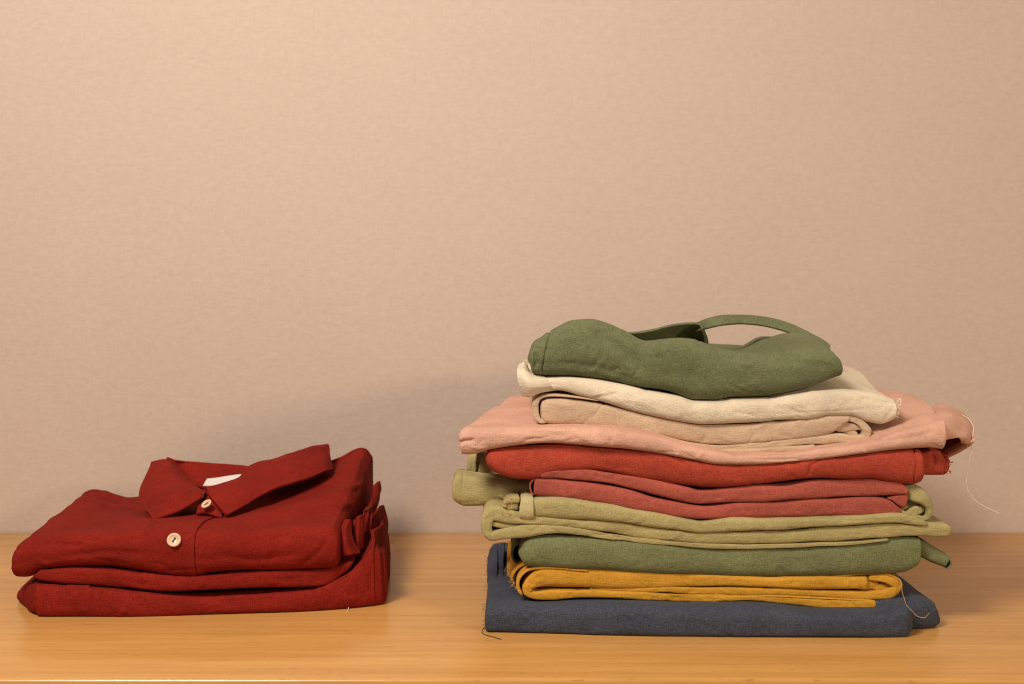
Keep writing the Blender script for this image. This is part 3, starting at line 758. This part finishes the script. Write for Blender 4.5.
# button placket: a second thickness of cloth over the left front, its edge beside the buttons
sel = np.where((BX > 128) & (BX < 194.5))[0]
k = (BX[sel] - BX[sel][0]) / (BX[sel][-1] - BX[sel][0])
off = .0018 * np.clip(k * 1.6, 0, 1) ** 1.2 - .0004
jc = list(range(7, 41 + 62))
PG = BG[np.ix_(sel, jc)]
NN = normals(BG, True)[np.ix_(sel, jc)]
s = Sheet()
# the placket edge leans to the right towards the collar
lean = np.clip((PG[:, :, 1] - 1.23) / .10, 0, 1) * .013
OUT = PG + NN * off[:, None, None]; OUT[:, :, 0] += lean * k[:, None]
INN = PG - NN * .0012; INN[:, :, 0] += lean * k[:, None]
s.grid(np.concatenate([OUT, INN[:, ::-1]], axis=1), True, cap=False)
s.grid(np.stack([OUT[-1], INN[-1]], 0), False, flip=True)
s.build('placket', M['brick'], shirt)

# folded pleats at the right side
s = Sheet()
patch(s, [[(338,553,1.226),(337,541,1.228),(340,528,1.236),(345,519,1.250)],[(343,555.5,1.216),(342,541,1.217),(344,529,1.226),(348,519,1.244)],[(352,555,1.217),(348,541,1.217),(347,530,1.226),(350,519.5,1.244)],[(361,553,1.232),(355,542,1.232),(352,530,1.238),(352,520,1.252)]], 40, 40, seed=141, amp=.0005, thick=.004)
patch(s, [[(352,550,1.250),(353,535,1.252),(353,520,1.262)],[(357,550.5,1.238),(358,535,1.240),(359,517,1.252)],[(364,549,1.248),(364,533,1.252),(365,514,1.268)]], 40, 40, seed=142, amp=.0006, thick=.004)
patch(s, [[(361,546,1.275),(362,530,1.28),(363,512,1.29)],[(366,544,1.266),(368,528,1.27),(369,510,1.28)],[(372,540,1.30),(374,522,1.31),(374,505,1.33)]], 40, 40, seed=145, amp=.0010, thick=.004)
patch(s, [[(336,586,1.228),(344,576,1.232),(354,560,1.245)],[(345,572,1.238),(352,564,1.242),(360,550,1.255)],[(356,560,1.26),(362,552,1.262),(368,538,1.27)]], 30, 30, seed=143, amp=.0008, thick=.003)
patch(s, [[(370,530,1.30),(372,505,1.33),(373,486,1.39)],[(374,520,1.33),(377,503,1.35),(378,482,1.40)],[(376,510,1.38),(381,492,1.40),(380,481,1.42)]], 30, 30, seed=144, amp=.0012, thick=.003)
s.build('sleeve_fold', M['brick'], shirt)

# collar
s = Sheet()
# left leaf: from the ridge down to the point
patch(s, [[(152.5,519,1.252),(145,507,1.29),(138,497,1.325),(143,481,1.36),(151,461,1.40)],
          [(167,514,1.254),(161,500,1.280),(155,488,1.315),(157,474,1.352),(160,459,1.405)],
          [(183,507.5,1.258),(179,493,1.275),(174,483,1.308),(172,472,1.345),(169,459,1.40)],
          [(196,499,1.266),(194,492,1.285),(190,485,1.31),(183,477,1.345),(175,468,1.385)],
          [(204,494,1.268),(205,492,1.278),(203,489.5,1.29),(197,485,1.32),(184,475,1.36)],
          [(204,498,1.285),(206,495,1.295),(204,492.5,1.31),(198,489,1.34),(184,480,1.38)]], 70, 60, seed=151, amp=.0009, thick=.0028, creases=[([(201,492),(183,503),(166,510),(154,514),(147,506),(142,497)], .9, .0007), ([(160,463),(170,474),(186,484),(200,490)], 3, -.0012)])
# right leaf: long strip to the back corner
patch(s, [[(207,494,1.300),(206,489.5,1.283),(211,499,1.268),(219,508,1.256),(226.5,517,1.246)],
          [(223,490,1.315),(222,486,1.298),(228,492,1.280),(236,500,1.265),(243,507.5,1.262)],
          [(241,485,1.336),(240,480,1.318),(248,484,1.298),(257,490,1.288),(266,494.5,1.286)],
          [(252,473,1.366),(250,468,1.345),(264,473,1.326),(278,481,1.312),(290,486,1.306)],
          [(277,467,1.396),(276,462,1.375),(290,465,1.352),(302,473,1.338),(312,478.5,1.335)],
          [(309,456,1.425),(308,450.5,1.405),(315,456,1.393),(321,464,1.373),(325,473,1.36)],
          [(328,452,1.445),(328,447.5,1.43),(328.5,454,1.415),(329.5,463,1.395),(331,471,1.38)]], 90, 50, seed=152, amp=.0009, thick=.0028, creases=[([(227,511),(243,502),(266,489.5),(290,481.5),(312,474.5),(327,468)], .9, .0007)])
# inside of the neck at the back
patch(s, [[(166,458.5,1.405),(175,468,1.40),(184,482,1.385)],[(176,461,1.42),(184,472,1.415),(194,486,1.39)],[(200,463,1.43),(203,474,1.42),(206,489,1.39)],[(228,465,1.43),(228,475,1.42),(226,490,1.38)],[(252,468,1.42),(250,476,1.41),(244,488,1.375)],[(270,474,1.40),(268,482,1.39),(262,492,1.36)]], 60, 40, seed=153, amp=.0006, thick=.002)
# back collar leaf going down behind
patch(s, [[(167,458.5,1.407),(168,470,1.43),(169,490,1.44)],[(200,462.5,1.433),(200,474,1.445),(200,494,1.45)],[(252,467.5,1.424),(252,480,1.44),(252,496,1.445)],[(300,456,1.42),(300,475,1.43),(300,490,1.43)],[(328,447,1.433),(328,464,1.435),(328,484,1.43)]], 50, 30, seed=154, amp=.0005, thick=.002)
s.build('collar', M['brick'], shirt)
s = Sheet()
patch(s, [[(203,485.5,1.372),(207,478.5,1.385)],[(212,485.5,1.373),(217,477.5,1.384)],[(228,483,1.372),(233,475,1.383)],[(241,480.5,1.370),(247.5,473.5,1.381)]], 24, 10, seed=156, amp=.0003, thick=.0008)
s.build('neck_label', M['label'], shirt)
s = Sheet()
# button stand under the collar
patch(s, [[(196,513,1.258),(199,503,1.272),(203,489,1.30)],[(204,512,1.254),(207,502,1.266),(208,487,1.30)],[(214,515,1.250),(216,505,1.262),(215,488,1.30)],[(222,516.5,1.250),(221,509,1.262),(222,492,1.30)]], 30, 30, seed=157, amp=.0004, thick=.003)
s.build('button_stand', M['brick'], shirt)

def make_button(px, py, Y, rad, nrm, name='button'):
    c = W(px, py, Y); n = np.array(nrm, float); n /= np.linalg.norm(n)
    a = np.cross(n, [0, 0, 1.]); a /= np.linalg.norm(a); b = np.cross(n, a)
    s = Sheet()
    prof = [(0, .10), (.35, .12), (.55, .18), (.72, .42), (.82, .50), (.93, .44), (1.0, .25), (1.0, -.1), (.9, -.3), (0, -.3)]
    k = 32
    G = np.array([[c + (a * math.cos(2*math.pi*j/k) + b * math.sin(2*math.pi*j/k)) * rad * max(r, .001) + n * h * rad * .45 for j in range(k)] for r, h in prof])
    s.grid(G, True, cap=True)
    o = s.build(name, M['button'], shirt)
    s = Sheet()
    ang = 1.05
    dv = a * math.cos(ang) + b * math.sin(ang)
    for q in (-1, 1):
        cc = c + dv * rad * .24 * q + n * rad * .075
        G = np.array([[cc + (a * math.cos(2*math.pi*j/12) + b * math.sin(2*math.pi*j/12)) * rad * .15 * r + n * h for j in range(12)] for r, h in ((.01, .0003), (1, .0003), (1, -.0003))])
        s.grid(G, True)
    tube(s, [c - dv * rad * .24 + n * rad * .1, c + n * rad * .14, c + dv * rad * .24 + n * rad * .1], rad * .07)
    h = s.build('button_hole', M['holes'], o)
    return o
make_button(174, 540, 1.1865, .0060, (.05, -.93, .45))
make_button(206.5, 504, 1.252, .0050, (-.45, -.55, .85))

# bit of white lint on the wood
s = Sheet()
def F(px, py, z): 
    p = W(px, py, Ytable(py)); p[2] = z; return p
tube(s, [F(346.5, 613.5, .0005), F(348, 611, .0006), F(349, 608, .0022), F(351.5, 606.5, .0045)], .00033)
lint = s.build('lint_thread', M['thread_white'])
tag(lint, 'tiny white thread lying on the wood in front of the lower red garment', 'thread')

# ------------------------------------------------------------------ light
def area(name, loc, tgt, size, power, col, sy=None, spread=None):
    d = bpy.data.lights.new(name, 'AREA'); d.energy = power; d.color = col; d.size = size
    if spread: d.spread = spread
    if sy: d.shape = 'RECTANGLE'; d.size_y = sy
    o = bpy.data.objects.new(name, d); COL.objects.link(o); o.location = loc
    o.rotation_euler = (Vector(tgt) - Vector(loc)).to_track_quat('-Z', 'Y').to_euler()
    return o
area('lamp_soft', (-.66, .24, 1.38), (-.06, 1.5, .38), .52, 17, (1, .89, .80), spread=2.1)
area('lamp_warm', (1.30, -.10, .72), (.15, 1.3, .15), .20, 13.5, (1, .80, .60))
wd = bpy.data.worlds.new('World'); SC.world = wd; wd.use_nodes = True
bg = wd.node_tree.nodes['Background']; bg.inputs[0].default_value = (1, .87, .74, 1); bg.inputs[1].default_value = .20
SC.view_settings.view_transform = 'Standard'; SC.view_settings.look = 'None'; SC.view_settings.exposure = 0; SC.view_settings.gamma = 1
SC.cycles.use_denoising = True
SC.cycles.filter_width = 1.1
for o in list(bpy.data.objects):
    if '_w' in o: del o['_w']
